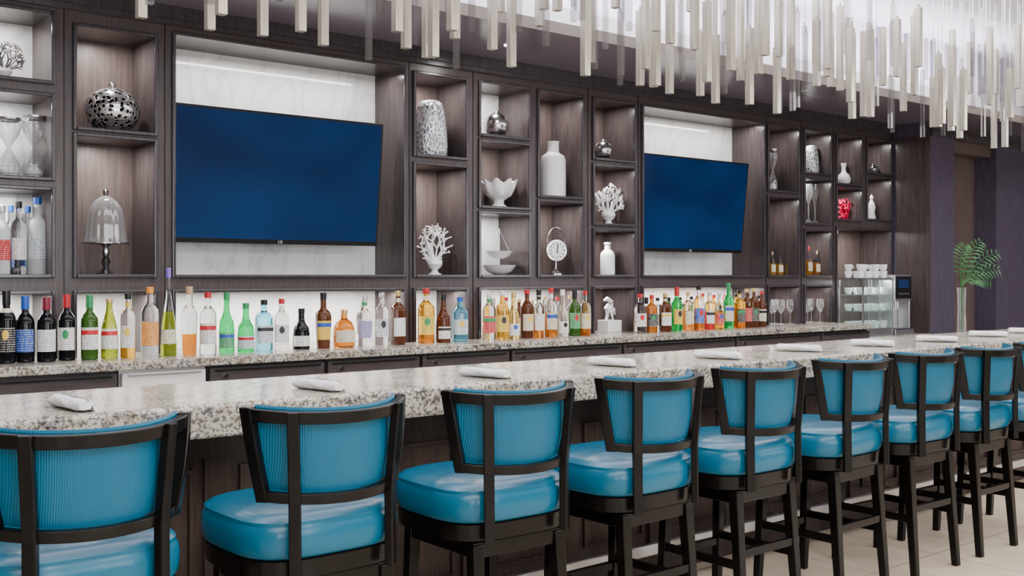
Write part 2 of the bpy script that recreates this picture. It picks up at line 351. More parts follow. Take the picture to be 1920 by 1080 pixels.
for i in range(n+1):
    k=-1+2*i/n; ring=[]
    for z,off in ((0.861,-0.016),(0.95,-0.008),(1.045,-0.0155),(1.09,-0.016),(1.106,-0.017),(1.112,-0.022),(1.112,-0.030),(1.08,-0.040),(0.97,-0.046),(0.89,-0.042),(0.861,-0.033)):
        a=k*(TL(z)-0.05); r=Rm(z)+off; ring.append((r*math.sin(a),-r*math.cos(a),z+LIFT*k*k))
    rs.append(ring)
obj('backrest_cushion',MB().rings(rs),[leather2],stool,smooth=True)
for sx in (-1,1):
    for sy,fy in ((-0.19,-0.235),(0.195,0.225)):
        obj('leg',MB().beam((sx*0.180,sy,0.59),(sx*0.192,fy,0.0),0.046,0.034),[black_wood],stool,bevel=0.003)
zf=0.27; q=1-zf/0.59
lx=0.180+0.012*q; ry=-0.19-0.045*q; fy=0.195+0.03*q
mb=MB().box(-lx,lx,ry-0.01,ry+0.012,zf+0.05,zf+0.085).box(-lx-0.01,-lx+0.012,ry,fy,zf,zf+0.035).box(lx-0.012,lx+0.01,ry,fy,zf,zf+0.035).box(-lx,lx,fy-0.012,fy+0.014,zf-0.03,zf+0.005)
obj('stretcher',mb,[black_wood],stool,bevel=0.003)
xs_=[0.905,1.625,2.357,3.049,3.726,4.418,5.079,5.715,6.36]
rots=[0.0,0.02,-0.02,0.02,0,0.02,-0.02,0,0.01]
stool.location=(xs_[0],3.05,0)
for xx,rz in zip(xs_[1:],rots[1:]): dup(stool,(xx,3.05,0),rz)
# ---------------------------------------------------------------- rolled napkins
def napkin():
    mb=MB(); rs=[]
    for i in range(15):
        y=-0.125+0.25*i/14; e=0.72 if i in (0,14) else (0.92 if i in (1,13) else 1); ring=[]
        for j in range(28):
            a=2*math.pi*j/28; r=0.0235*e*(1+0.07*math.sin(2*a+i*0.35)+0.05*math.sin(5*a+i*0.9)+0.03*math.sin(i*1.7))
            ring.append((r*1.28*math.cos(a),y+0.006*math.sin(a*2),0.0215+r*0.84*math.sin(a)))
        rs.append(ring)
    mb.rings(rs)
    fl=[(0.008,0.0430),(0.022,0.038),(0.031,0.025),(0.035,0.010),(0.043,0.003),(0.041,0.001),(0.032,0.006),(0.028,0.022),(0.018,0.035)]
    mb.rings([[(x_+0.004*math.sin(y_*60),y_,z_) for x_,z_ in fl] for y_ in (-0.12,-0.07,-0.02,0.03,0.08,0.12)])
    return mb
nap=obj('rolled_napkin',napkin(),[towel],smooth=True,label='rolled white cloth napkin on granite bar top',category='napkin',group='rolled napkins along the bar')
naps=[(130,757,0.1),(595,722,0.2),(907,699,0.25),(1145,677,0.25),(1345,664,0.35),(1497,651,0.4),(1635,642,0.45),(1756,634,0.5),(1852,625,0.5),(1925,619,0.5)]
first=True
for u,v,rz in naps:
    Dn=0.405*F/(v-HV); t=(u-960)/F
    Yn=CO*Dn-SI*t*Dn
    Yn=min(max(Yn,3.57),3.98); Xn=PX(u,Yn)
    if first: nap.location=(Xn,Yn,ZC); nap.rotation_euler[2]=rz; first=False
    else:
        o=nap.copy(); COL.objects.link(o); o.location=(Xn,Yn,ZC); o.rotation_euler[2]=rz
# ---------------------------------------------------------------- chandelier
ch=empty('chandelier',(5,3.6,3.55),label='long chandelier of hanging champagne metal and clear acrylic bars',category='chandelier')
obj('canopy',MB().box(-5.8,5.2,-0.45,0.45,-0.05,0.0),[ceil_m],ch)
rods=[]; rd=random.Random(3)
for ir,ry_ in enumerate((3.28,3.40,3.52,3.64,3.76,3.88)):
    x=-0.55+0.11*(ir%2)
    while x<10.0:
        zm=2.34+0.08*(ry_-3.28)/0.6
        zt=zm+0.46*rd.random()**1.3; L_=0.30+0.26*rd.random()
        rods.append((x+rd.uniform(-0.02,0.02),ry_+rd.uniform(-0.01,0.01),zt,min(zt+L_,3.15),rd.random()<0.40)); x+=0.215+0.05*rd.random()
def vis(r):
    d=SI*r[0]+CO*r[1]; u=960+F*(CO*r[0]-SI*r[1])/d; v=HV-F*(r[2]-EYE)/d
    return d if (0<u<1920 and v>0) else 99+d
rods.sort(key=vis)
wm=MB(); rest=MB()
for i,(x,y,z0,z1,ac) in enumerate(rods):
    hw=0.011 if ac else 0.0165; hd=0.011 if ac else 0.0165
    wm.box(x-5-0.0015,x-5+0.0015,y-3.6-0.0015,y-3.6+0.0015,z1-3.55,-0.05)
    if i<100:
        obj('pendant_rod',MB().box(-hw,hw,-hd,hd,z0-z1,0).box(-0.006,0.006,-0.006,0.006,0,0.02),[acryl if ac else champ],ch,loc=(x-5,y-3.6,z1-3.55),bevel=0.0 if ac else 0.0012,**({'label':'clear acrylic bar'} if ac else {}))
    else:
        rest.box(x-5-hw,x-5+hw,y-3.6-hd,y-3.6+hd,z0-3.55,z1-3.55,1 if ac else 0)
obj('pendant_rod',rest,[champ,acryl],ch,kind='stuff')
obj('suspension_wire',wm,[steel],ch,kind='stuff')
x=PX(955,5.35)
obj('recessed_downlight',MB().lathe([(0.035,-0.004),(0.035,0.0)],24),[glow],loc=(x,5.35,ZS-0.0005),label='small round recessed downlight in the dark soffit',category='ceiling light')
arealight('downlight_beam',(x,5.35,ZS-0.03),0.08,0.08,6)
# ---------------------------------------------------------------- televisions
def tv(x0,w_,h_,y,zc):
    r=empty('television',(x0+w_/2,y,zc),label='wall-mounted flat television with glossy blue screen',category='television',group='televisions in the back bar')
    r.rotation_euler=(math.radians(6),0,0)
    obj('bezel',MB().box(-w_/2,w_/2,0,0.05,-h_/2,h_/2),[black],r,bevel=0.005)
    obj('screen',MB().box(-w_/2+0.015,w_/2-0.015,-0.002,0.001,-h_/2+0.028,h_/2-0.015),[scr],r)
    obj('wall_bracket',MB().box(-0.2,0.2,0.05,0.2,-0.15,0.15),[black],r)
    c=bpy.data.curves.new('logo','FONT'); c.body='LG'; c.size=0.024; c.extrude=0.0005; c.align_x='CENTER'; c.align_y='CENTER'
    to=bpy.data.objects.new('logo_tmp',c); COL.objects.link(to)
    me=bpy.data.meshes.new_from_object(to.evaluated_get(bpy.context.evaluated_depsgraph_get())); bpy.data.objects.remove(to)
    me.transform(Matrix.Rotation(math.radians(90),4,'X')); me.materials.clear(); me.materials.append(white_m)
    o=bpy.data.objects.new('brand_logo',me); COL.objects.link(o); o.parent=r; o.location=(0,-0.0035,-h_/2+0.014); o['label']='small white LG letters'
    return r
zt_=(PZ(717,233,5.84)+PZ(700,462,5.92))/2
tv(T1[0]+0.008,1.385,0.79,5.87,zt_); tv(T2[0]+0.008,1.345,0.78,5.87,zt_)
# ---------------------------------------------------------------- bottles
glassm={}
CM={'clear':((0.97,0.98,0.98),1.0),'black':((0.004,0.004,0.006),0),'dkgreen':((0.012,0.02,0.01),0.1),'green':((0.01,0.50,0.12),0.8),'ygreen':((0.42,0.50,0.04),0.75),
'olive':((0.04,0.11,0.015),0.4),'amber':((0.62,0.20,0.02),0.75),'gold':((0.90,0.50,0.05),0.85),'palegold':((0.92,0.72,0.28),0.9),'brown':((0.10,0.03,0.010),0.3),'blue':((0.22,0.68,0.90),0.9),'orange':((0.90,0.33,0.06),0.65),'violet':((0.16,0.10,0.5),0.4),'frost':((0.80,0.84,0.86),0.5),'red':((0.65,0.04,0.03),0.5)}
def G(n):
    if n not in glassm: glassm[n]=mat('glass_'+n,CM[n][0],0.02,trans=CM[n][1],ior=1.33)
    return glassm[n]
labm={}
LC={'white':(0.82,0.81,0.78),'cream':(0.72,0.66,0.50),'blue':(0.03,0.09,0.42),'red':(0.55,0.02,0.03),'yellow':(0.80,0.55,0.08),'black':(0.02,0.02,0.02),'green':(0.03,0.28,0.10),'orange':(0.85,0.36,0.10),'purple':(0.40,0.36,0.62),'silver':(0.60,0.66,0.72)}
def LM(n):
    if n not in labm:
        m=mat('label_'+n,LC[n],0.45); dk=n in('blue','red','black','green')
        w=N(m,'ShaderNodeTexWave'); w.bands_direction='Z'; w.inputs['Scale'].default_value=28; w.inputs['Distortion'].default_value=0.0
        L(m,coords(m),w.inputs[0]); nz=noise(m,coords(m,(190,190,34)),1.0,2)
        mu=mathn(m,'MULTIPLY',w.outputs['Fac'],nz)
        r=ramp(m,[(0.42,LC[n]),(0.50,(0.7,0.66,0.58) if dk else tuple(c*0.22 for c in LC[n]))],mu)
        L(m,r.outputs[0],m.node_tree.nodes['Principled BSDF'].inputs['Base Color']); labm[n]=m
    return labm[n]
accm={}
def AC(n):
    if n not in accm: accm[n]=mat('label_accent_'+n,LC[n],0.4)
    return accm[n]
capm={}
def CP(n):
    cs={'black':(0.01,0.01,0.01),'red':(0.50,0.02,0.03),'blue':(0.02,0.10,0.45),'gold':(0.7,0.5,0.2),'white':(0.8,0.8,0.8),'green':(0.03,0.28,0.10),'orange':(0.85,0.3,0.03),'violet':(0.2,0.12,0.55),'cork':(0.5,0.35,0.2),'silver':(0.6,0.6,0.62),'maroon':(0.22,0.02,0.04)}
    if n not in capm: capm[n]=mat('cap_'+n,cs[n],0.3,metal=0.6 if n in('gold','silver') else 0)
    return capm[n]
STY={
'wine':[(0.9,0),(1,0.015),(1,0.58),(0.95,0.64),(0.7,0.70),(0.42,0.745),(0.36,0.80),(0.35,0.93),(0.38,0.935),(0.38,0.95)],
'hock':[(0.9,0),(1,0.015),(1,0.38),(0.9,0.52),(0.62,0.68),(0.42,0.78),(0.36,0.85),(0.35,0.95)],
'spirit':[(0.92,0),(1,0.015),(1,0.60),(0.96,0.66),(0.75,0.715),(0.45,0.755),(0.36,0.79),(0.34,0.90),(0.38,0.905),(0.38,0.93)],
'square':[(0.92,0),(1,0.012),(1,0.62),(0.96,0.68),(0.7,0.73),(0.42,0.77),(0.36,0.80),(0.35,0.92)],
'squat':[(0.8,0),(0.98,0.03),(1,0.25),(0.95,0.5),(0.7,0.66),(0.35,0.74),(0.28,0.80),(0.28,0.88)],
'tall':[(0.95,0),(1,0.01),(1,0.12),(0.85,0.35),(0.6,0.52),(0.36,0.65),(0.30,0.75),(0.28,0.90)],
'taper':[(0.8,0),(0.82,0.01),(1,0.52),(1,0.60),(0.85,0.66),(0.45,0.71),(0.38,0.75),(0.36,0.9)],
'shaker':[(0.92,0),(1,0.015),(1,0.36),(0.93,0.46),(0.90,0.52),(0.62,0.60),(0.42,0.68),(0.36,0.78),(0.35,0.9)]}
NAMES={'wine':'wine_bottle','hock':'wine_bottle'}
CD={'clear':'clear glass','black':'black glass','dkgreen':'dark glass','green':'green glass','ygreen':'yellow-green glass','olive':'green glass','amber':'amber','gold':'golden','palegold':'pale golden','brown':'dark brown','blue':'pale blue glass','orange':'orange','violet':'violet glass','frost':'frosted glass','red':'red'}
rl=random.Random(21)
def bottle(x,y,z,H,R,style,glass,label,cap,fill=None,grp='bottles on the back counter',rz=0,fl=0.5,lb=None,deco=True):
    pr=STY[style]; sq=5 if style in('square',) else (3.2 if style=='taper' else 0)
    P=[(r,zz) for r,zz in pr]
    if fill:
        for i in range(len(P)-1):
            if P[i][1]<fl<P[i+1][1]:
                k=(fl-P[i][1])/(P[i+1][1]-P[i][1]); P.insert(i+1,(P[i][0]+(P[i+1][0]-P[i][0])*k,fl)); break
    prof=[(r*R,zz*H) for r,zz in P]
    ms=[(1 if (fill and P[i+1][1]<=fl+1e-6) else 0) for i in range(len(P)-1)]
    mb=MB().lathe(prof,24,m=ms,sq=sq)
    nm=NAMES.get(style,'liquor_bottle')
    desc=f"{CD[fill or glass]} {'wine' if nm=='wine_bottle' else 'liquor'} bottle with {label+' label and ' if label else ''}{cap} cap"
    o=obj(nm,mb,[G(glass),G(fill or glass)],loc=(x,y,z),rz=rz,smooth=True,label=desc,category='bottle',group=grp)
    nr=P[-1][0]*R; z1=P[-1][1]*H
    lowc=0.80*H if style in('wine',) else z1-0.02*H
    obj('cap',MB().lathe([(nr*1.12,lowc),(nr*1.14,lowc+0.003),(nr*1.14,H*0.995),(nr*1.0,H)],16),[CP(cap)],o,smooth=True)
    def rad(zf,a):
        r=P[0][0]
        for i in range(len(P)-1):
            if P[i][1]<=zf<=P[i+1][1]:
                k=(zf-P[i][1])/(P[i+1][1]-P[i][1]); r=P[i][0]+(P[i+1][0]-P[i][0])*k; break
        big=r>0.6; r*=R
        if sq and big: r*=1/((abs(math.cos(a))**sq+abs(math.sin(a))**sq)**(1/sq))*0.93
        return r
    def patch(name,l0,l1,hw_,off,m,rnd=False):
        rs=[]; n_=14
        for j in range(n_+1):
            kk=-1+2*j/n_; a=-math.pi/2+math.radians(hw_*kk); c_=(l0+l1)/2; hh_=(l1-l0)/2*(math.sqrt(max(1-kk*kk,0.02)) if rnd else 1)
            ring=[]
            for zf,of in ((c_-hh_,0.0004),(c_-hh_,off),(c_,off),(c_+hh_,off),(c_+hh_,0.0004)):
                r=rad(zf,a)+of; ring.append((r*math.cos(a),r*math.sin(a),zf*H))
            rs.append(ring)
        obj(name,MB().rings(rs),[m],o,smooth=True)
    if label:
        l0,l1=lb or {'squat':(0.14,0.45),'tall':(0.14,0.30),'shaker':(0.08,0.33)}.get(style,(0.16,0.50))
        hw=58 if sq else 66
        patch('paper_label',l0,l1,hw,0.0014,LM(label))
        if deco:
            ac=rl.choice([c for c in ('red','yellow','blue','black','green','red','black') if c!=label])
            k=rl.random()
            if k<0.4: patch('label_band',l0+(l1-l0)*0.68,l0+(l1-l0)*0.88,hw*0.98,0.0022,AC(ac))
            elif k<0.75: patch('label_emblem',l0+(l1-l0)*0.50,l0+(l1-l0)*0.90,20,0.0022,AC(ac),True)
            if rl.random()<0.5 and style in('spirit','square','taper','wine'): patch('neck_label',0.79 if style!='wine' else 0.70,0.86 if style!='wine' else 0.76,60,0.0016,AC(rl.choice(['white','cream',ac])))
    return o
BT=[(12,545,34,'wine','black','black','black',None),(47,555,34,'wine','black','blue','blue',None),(87,557,34,'wine','black','white','maroon',None),(125,552,32,'wine','black','white','red',None),
(168,553,31,'wine','olive','white','green',None),(205,560,31,'hock','ygreen','white','gold',None),(240,550,28,'spirit','clear','white','black','gold'),(281,538,33,'spirit','clear','orange','orange','frost'),
(316,502,30,'tall','clear','cream','violet','ygreen'),(355,537,32,'taper','clear',None,'cork','amber'),(390,548,31,'spirit','clear','white','red',None),(425,548,29,'shaker','green','green','green',None),
(461,568,32,'shaker','green','silver','green',None),(495,562,33,'square','blue','silver','black',None),(528,560,29,'square','clear','white','red',None),(565,578,32,'shaker','black','white','black',None),
(606,549,31,'taper','brown','yellow','black',None),(645,580,42,'squat','amber','cream','gold',None),(683,553,30,'taper','clear','purple','silver',None),(716,548,26,'spirit','clear','silver','silver',None),(746,545,26,'square','brown','white','gold',None),
(799,541,32,'spirit','gold','yellow','red','amber'),(831,551,28,'shaker','brown','white','black',None),(862,557,30,'square','blue','silver','blue',None),
(917,548,25,'spirit','clear','red','white',None),(942,545,25,'square','gold','yellow','white',None),(963,547,24,'shaker','palegold','white','gold',None),(988,543,25,'spirit','brown','cream','red',None),(1010,543,24,'taper','clear','white','black','amber'),(1033,540,24,'spirit','clear','cream','red','amber'),(1055,543,23,'shaker','clear','white','white',None),(1077,543,23,'wine','olive','green','black',None),(1097,545,22,'spirit','clear','cream','red','amber'),
(1200,551,25,'spirit','clear','white','red',None),(1222,553,21,'square','amber','black','red',None),(1247,550,22,'square','brown','white','gold',None),(1269,538,22,'wine','green','yellow','red',None),(1290,547,20,'square','clear','cream','gold','orange'),(1310,536,22,'spirit','clear','blue','black','amber'),(1330,548,20,'spirit','clear','white','silver','red'),(1348,550,20,'squat','clear','red','silver','gold'),
(1366,530,20,'wine','green','cream','green',None),(1386,543,20,'square','gold','black','black','amber'),(1400,541,18,'square','brown','red','gold',None),(1413,540,18,'square','brown','black','gold',None),(1428,546,18,'spirit','brown','cream','red',None)]
for n,(u,vt,wp,st,gl,lb_,cp,fill) in enumerate(BT):
    Y=5.63+(0.02 if n%2 else 0)
    s=PS(u,Y); H=PZ(u,vt,Y)-ZC; R=wp*s/2*0.98
    bottle(PX(u,Y),Y,ZC,H,R,st,gl,lb_,cp,fill,rz=random.uniform(-0.45,-0.1),fl=(0.30 if u==355 else 0.5))
r2_=random.Random(5)
for u0,u1,stp in ((925,1095,24),(1212,1425,21)):
    u=u0
    while u<u1:
        Y=5.80; s=PS(u,Y); H=0.26+0.03*r2_.random()
        bottle(PX(u,Y),Y,ZC,H,9*s,r2_.choice(['spirit','square','wine']),r2_.choice(['clear','clear','gold','brown','olive']),r2_.choice(['white','cream','white','black']),r2_.choice(['red','gold','black','silver']),grp='second row of bottles on the back counter',deco=False); u+=stp
for u,vt,wp,gl,lb_,cp in ((4,385,28,'frost','red','silver'),(35,378,28,'clear','white','black'),(70,370,36,'frost','silver','blue')):
    Y=5.93; bottle(PX(u,Y),Y,B0,PZ(u,vt,Y)-B0,wp*PS(u,Y)/2,'spirit',gl,lb_,cp,None,grp='vodka bottles on the niche shelf',fl=0.5,lb=(0.2,0.5),deco=False)
for u in (20,52,84):
    Y=6.06; bottle(PX(u,Y),Y,B0,0.365,0.036,'spirit','clear','blue' if u!=84 else 'white','blue' if u!=84 else 'silver',None,grp='vodka bottles on the niche shelf',deco=False)
for u,vt,wp,gl,fill,cp in ((1448,472,13,'clear','gold','cork'),(1462,474,13,'clear','gold','black'),(1478,474,13,'clear','gold','silver'),(1517,462,13,'clear','gold','red'),(1532,470,13,'clear','amber','cork'),(1545,472,13,'clear','amber','cork')):
    Y=5.92; bottle(PX(u,Y),Y,B0,PZ(u,vt,Y)-B0,wp*PS(u,Y)/2,'squat',gl,'cream',cp,fill,grp='small tequila bottles on the niche shelf',deco=False)
# ---------------------------------------------------------------- ornaments
YO=5.95
def coral(x,y,z,H,Wd,m,lab,urn=True,seed=1,thick=0.028,trunks=11,fan=1.4,dep0=4):
    rc=random.Random(seed); root=empty('coral_ornament',(x,y,z),label=lab,category='ornament')
    base=0.0
    if urn:
        obj('urn_base',MB().lathe([(0.19*Wd,0),(0.20*Wd,0.01*H),(0.10*Wd,0.05*H),(0.08*Wd,0.10*H),(0.17*Wd,0.15*H),(0.22*Wd,0.22*H),(0.20*Wd,0.29*H),(0.05*Wd,0.27*H)],24),[white_c],root,smooth=True); base=0.25*H
    mb=MB(); cz=base+(H-base)*0.38; rx=Wd*0.52; rzz=H-cz; ryy=min(Wd*0.40,0.09)
    def env(p): return math.sqrt((p.x/rx)**2+(p.y/ryy)**2+((p.z-cz)/rzz)**2)
    def grow(p,d,l,r,dep,lim):
        q=p+d*l
        k=0
        while (env(q)>lim or q.z<base*0.85+0.004) and k<4: l*=0.6; q=p+d*l; k+=1
        if q.z<base*0.85+0.004: return
        mb.tube([p,q],[r,r*0.82],6); mb.sphere(q,r*0.92,seg=6,n=4)
        if dep==0 or k>=2: return
        perp=Vector((d.z,0.0,-d.x))
        for j in range(2 if rc.random()<0.5 else 3):
            sgn=(-1,1,0)[j]; nd=(d+perp*sgn*rc.uniform(0.4,0.95)+Vector((0,rc.uniform(-0.8,0.8),rc.uniform(-0.05,0.25)))).normalized()
            grow(q,nd,l*rc.uniform(0.6,0.9),r*0.86,dep-1,lim)
    for k in range(trunks):
        a=-fan+2*fan*k/(trunks-1)+rc.uniform(-0.12,0.12); lim=rc.choice((0.72,0.88,1.0,1.08))
        ex=(Wd*0.5*abs(math.sin(a))+(H-base)*abs(math.cos(a)))
        grow(Vector((0.08*Wd*(2*k/(trunks-1)-1),0,base*0.96+0.008)),Vector((math.sin(a),rc.uniform(-0.5,0.5),math.cos(a)+0.05)).normalized(),ex*rc.uniform(0.30,0.42),thick*Wd,dep0,lim)
    obj('coral_branches',mb,[m],root,smooth=True)
def latheobj(name,u,z,prof,m,label,cat,Y=YO,seg=32,sq=0,flute=0,nf=12):
    return obj(name,MB().lathe(prof,seg,sq=sq,flute=flute,nf=nf),[m],loc=(PX(u,Y),Y,z),smooth=True,label=label,category=cat)
pier=mat('pierced_silver',(0.7,0.7,0.72),0.18,0.9)
vo=N(pier,'ShaderNodeTexVoronoi'); vo.inputs['Scale'].default_value=42; vo.inputs['Randomness'].default_value=0.75; L(pier,coords(pier),vo.inputs['Vector'])
rp=ramp(pier,[(0.38,(0.006,0.006,0.006)),(0.44,(0.75,0.75,0.78))],vo.outputs['Distance']); pb=pier.node_tree.nodes['Principled BSDF']; L(pier,rp.outputs[0],pb.inputs['Base Color']); bump(pier,rp.outputs[0],0.6,0.008)
s=PS(210,YO); r=50*s
g=latheobj('pierced_globe_ornament',210,2.292,[(0.35*r,0.0)]+[(r*math.sin(math.pi*(0.10+0.86*i/18)),0.86*r-0.86*r*math.cos(math.pi*(0.10+0.86*i/18))-0.04*r) for i in range(19)],pier,'round silver vase pierced with holes in a niche','ornament',seg=40)
obj('knob',MB().lathe([(0.20*r,1.62*r),(0.08*r,1.70*r),(0.13*r,1.78*r),(0.13*r,1.84*r),(0.03*r,1.93*r)],16),[silver],g,smooth=True)
s=PS(198,YO); H=164*s; r=42*s
cs=empty('cake_stand',(PX(198,YO),YO,B0),label='silver pedestal cake stand with cut glass dome',category='cake stand')
obj('pedestal',MB().lathe([(0.40*r,0),(0.42*r,0.01*H),(0.25*r,0.04*H),(0.12*r,0.09*H),(0.22*r,0.15*H),(0.10*r,0.20*H),(0.16*r,0.26*H),(0.10*r,0.31*H),(0.3*r,0.343*H)],28),[silver],cs,smooth=True)
obj('plate',MB().lathe([(0.95*r,0.345*H),(1.02*r,0.352*H),(1.02*r,0.362*H),(0.96*r,0.366*H)],36),[silver],cs,smooth=True)
obj('glass_dome',MB().lathe([(0.88*r,0.367*H),(0.84*r,0.45*H),(0.82*r,0.55*H),(0.77*r,0.66*H),(0.66*r,0.76*H),(0.45*r,0.84*H),(0.24*r,0.88*H),(0.06*r,0.90*H)],96,cap=False,flute=0.03,nf=16),[cutglass],cs,smooth=True)
obj('knob',MB().lathe([(0.06*r,0.895*H),(0.12*r,0.93*H),(0.13*r,0.955*H),(0.04*r,0.98*H),(0.06*r,0.99*H),(0.01*r,1.0*H)],16),[silver],cs,smooth=True)
def hourglass(u,z,H,r,Y=YO):
    o=empty('hourglass',(PX(u,Y),Y,z),label='silver and clear glass hourglass in a niche',category='hourglass')
    obj('glass_bulb',MB().lathe([(0.80*r,0.06*H),(0.95*r,0.14*H),(0.80*r,0.26*H),(0.40*r,0.40*H),(0.12*r,0.5*H),(0.40*r,0.6*H),(0.80*r,0.74*H),(0.95*r,0.86*H),(0.80*r,0.94*H)],48,flute=0.06,nf=8),[cutglass],o,smooth=True)
    obj('end_cap',MB().lathe([(r,0),(r,0.03*H),(0.8*r,0.06*H)],24),[silver],o,smooth=True)
    obj('end_cap',MB().lathe([(0.8*r,0.94*H),(r,0.97*H),(r,H)],24),[silver],o,smooth=True)
    obj('sand',MB().lathe([(0.7*r,0.07*H),(0.70*r,0.12*H),(0.3*r,0.20*H),(0.03*r,0.23*H)],20),[white_m],o,smooth=True)
hourglass(64,2.014,118*PS(64,YO),23*PS(64,YO)); hourglass(16,2.014,112*PS(16,YO),23*PS(16,YO))
hourglass(1449,2.263,80*PS(1449,YO),9.5*PS(1449,YO))
coral(PX(8,YO),YO,2.516,0.22,0.18,silver,'silver coral ornament on niche shelf',seed=2)
tex=mat('woven_silver_glass',(0.6,0.62,0.66),0.2,0.45)
tv_=N(tex,'ShaderNodeTexVoronoi'); tv_.feature='DISTANCE_TO_EDGE'; tv_.inputs['Scale'].default_value=52; L(tex,coords(tex,(1,1,0.5)),tv_.inputs['Vector'])
tr_=ramp(tex,[(0.02,(0.92,0.93,0.95)),(0.12,(0.62,0.65,0.70)),(0.28,(0.24,0.27,0.32))],tv_.outputs['Distance']); L(tex,tr_.outputs[0],tex.node_tree.nodes['Principled BSDF'].inputs['Base Color']); bump(tex,tr_.outputs[0],0.8,0.006)
def texvase(u,z,H,r): latheobj('textured_vase',u,z,[(0.92*r,0),(1.0*r,0.03*H),(1.04*r,0.2*H),(1.0*r,0.45*H),(0.90*r,0.7*H),(0.80*r,0.88*H),(0.70*r,0.96*H),(0.55*r,H),(0.45*r,0.985*H)],tex,'tall tapered vase with woven silver-grey surface','vase',sq=2.6)
texvase(807,2.305,106*PS(808,YO),31*PS(808,YO)); texvase(1521,2.45,55*PS(1521,YO),14*PS(1521,YO))
coral(PX(815,YO),YO,B0,93*PS(815,YO),68*PS(815,YO),white_c,'white coral sculpture in small white urn',seed=4,trunks=13)
coral(PX(1141,YO),YO,1.901,79*PS(1141,YO),60*PS(1141,YO),white_c,'white coral sculpture in small white urn',seed=14,trunks=13)
coral(PX(1589,YO),YO,2.04,46*PS(1589,YO),46*PS(1589,YO),red_m,'bright red coral cluster on niche shelf',urn=False,seed=6,thick=0.05,trunks=19,fan=1.55,dep0=3)
def ball(u,z,r,lab):
    o=obj('silver_sphere_ornament',MB().sphere((0,0,r),r,seg=28),[silver],loc=(PX(u,YO),YO,z),smooth=True,label=lab,category='ornament')
    obj('finial',MB().lathe([(0.25*r,1.95*r),(0.18*r,2.1*r),(0.05*r,2.2*r)],14),[silver],o,smooth=True)
ball(931,2.484,24*PS(932,YO),'polished silver sphere ornament in a niche'); ball(1131,2.395,19*PS(1131,YO),'mottled silver ball ornament in a niche'); ball(1637,2.513,10*PS(1637,YO),'small silver ball ornament in a niche')
s=PS(935,YO); r=32*s
# footed bowl whose rim rises and falls in scallops
mbb=MB(); rs=[]
for rr0,zz0,am in ((0.5,0,0),(0.5,0.08,0),(0.30,0.25,0),(0.32,0.45,0.0),(0.75,0.72,0.03),(0.92,1.1,0.07),(1.0,1.55,0.12),(0.94,1.53,0.12),(0.7,0.95,0.05),(0.2,0.6,0)):
    rs.append([(r*rr0*(1+am*math.cos(8*2*math.pi*j/80))*math.cos(2*math.pi*j/80),r*rr0*(1+am*math.cos(8*2*math.pi*j/80))*math.sin(2*math.pi*j/80),r*(zz0+am*1.1*math.cos(8*2*math.pi*j/80))) for j in range(80)])
obj('fluted_bowl',mbb.rings(rs),[white_c],loc=(PX(935,YO),YO,1.988),smooth=True,label='white footed bowl with scalloped rim',category='bowl')
s=PS(936,YO); r=33*s; o=empty('tiered_tray',(PX(936,YO),YO,B0),label='white two-tier serving tray with thin hanging frame',category='serving tray')
def dish(a,zc,h): return [(0.30*a,zc),(0.72*a,zc+0.35*h),(1.0*a,zc+h),(0.96*a,zc+h),(0.68*a,zc+0.5*h),(0.05*a,zc+0.2*h)]
obj('lower_tray',MB().lathe(dish(r*0.98,0,0.07),36),[white_c],o,smooth=True); obj('upper_tray',MB().lathe(dish(r*0.78,0.115,0.055),36),[white_c],o,smooth=True)
obj('hanging_frame',MB().tube([(0,0,0.012),(0,0,0.33)],0.004,8).tube([(-r*0.76,0,0.168),(0,0,0.33)],0.003,6).tube([(r*0.76,0,0.168),(0,0,0.33)],0.003,6),[steel],o,smooth=True)
s=PS(1037,YO); H=105*s; r=24*s
latheobj('bottle_vase',1037,2.087,[(0.93*r,0),(r,0.01*H),(r,0.66*H),(0.9*r,0.74*H),(0.55*r,0.79*H),(0.46*r,0.83*H),(0.46*r,0.98*H),(0.52*r,H),(0.40*r,H*0.99)],white_c,'tall white ceramic bottle-shaped vase','vase')
s=PS(1139,YO); H=61*s; r=14*s
latheobj('ceramic_jug',1139,B0,[(0.93*r,0),(r,0.02*H),(r,0.6*H),(0.85*r,0.70*H),(0.42*r,0.78*H),(0.38*r,0.92*H),(0.5*r,0.96*H),(0.45*r,H)],white_c,'small white ribbed ceramic jug in a niche','vase')
s=PS(1582,YO); r=13*s; H=42*s
latheobj('gourd_vase',1582,2.38,[(0.5*r,0),(0.95*r,0.15*H),(r,0.30*H),(0.75*r,0.48*H),(0.35*r,0.60*H),(0.28*r,0.75*H),(0.45*r,1.0*H)],white_c,'small white gourd-shaped vase in a niche','vase')
s=PS(1634,YO); H=48*s; r=8*s
latheobj('ceramic_figurine',1634,2.06,[(0.9*r,0),(r,0.1*H),(0.7*r,0.3*H),(0.95*r,0.5*H),(0.6*r,0.68*H),(0.3*r,0.78*H),(0.45*r,0.88*H),(0.1*r,H)],white_c,'small white figurine vase in a niche','vase')
s=PS(1042,YO); H=92*s; r=20*s
o=empty('dial_scale',(PX(1042,YO),YO,B0),label='vintage dial kitchen scale with white face and silver frame',category='scale',); o.rotation_euler[2]=-0.4
obj('base',MB().lathe([(0.75*r,0),(0.72*r,0.03*H),(0.3*r,0.08*H),(0.12*r,0.14*H),(0.12*r,0.3*H)],24),[silver],o,smooth=True)
mb=MB(); mb.tube([(0,-0.025,0.5*H),(0,0.025,0.5*H)],r,32); obj('dial_case',mb,[silver],o,smooth=True)
obj('dial_face',MB().tube([(0,-0.028,0.5*H),(0,-0.0255,0.5*H)],r*0.86,32),[white_c],o,smooth=True)
mb=MB()
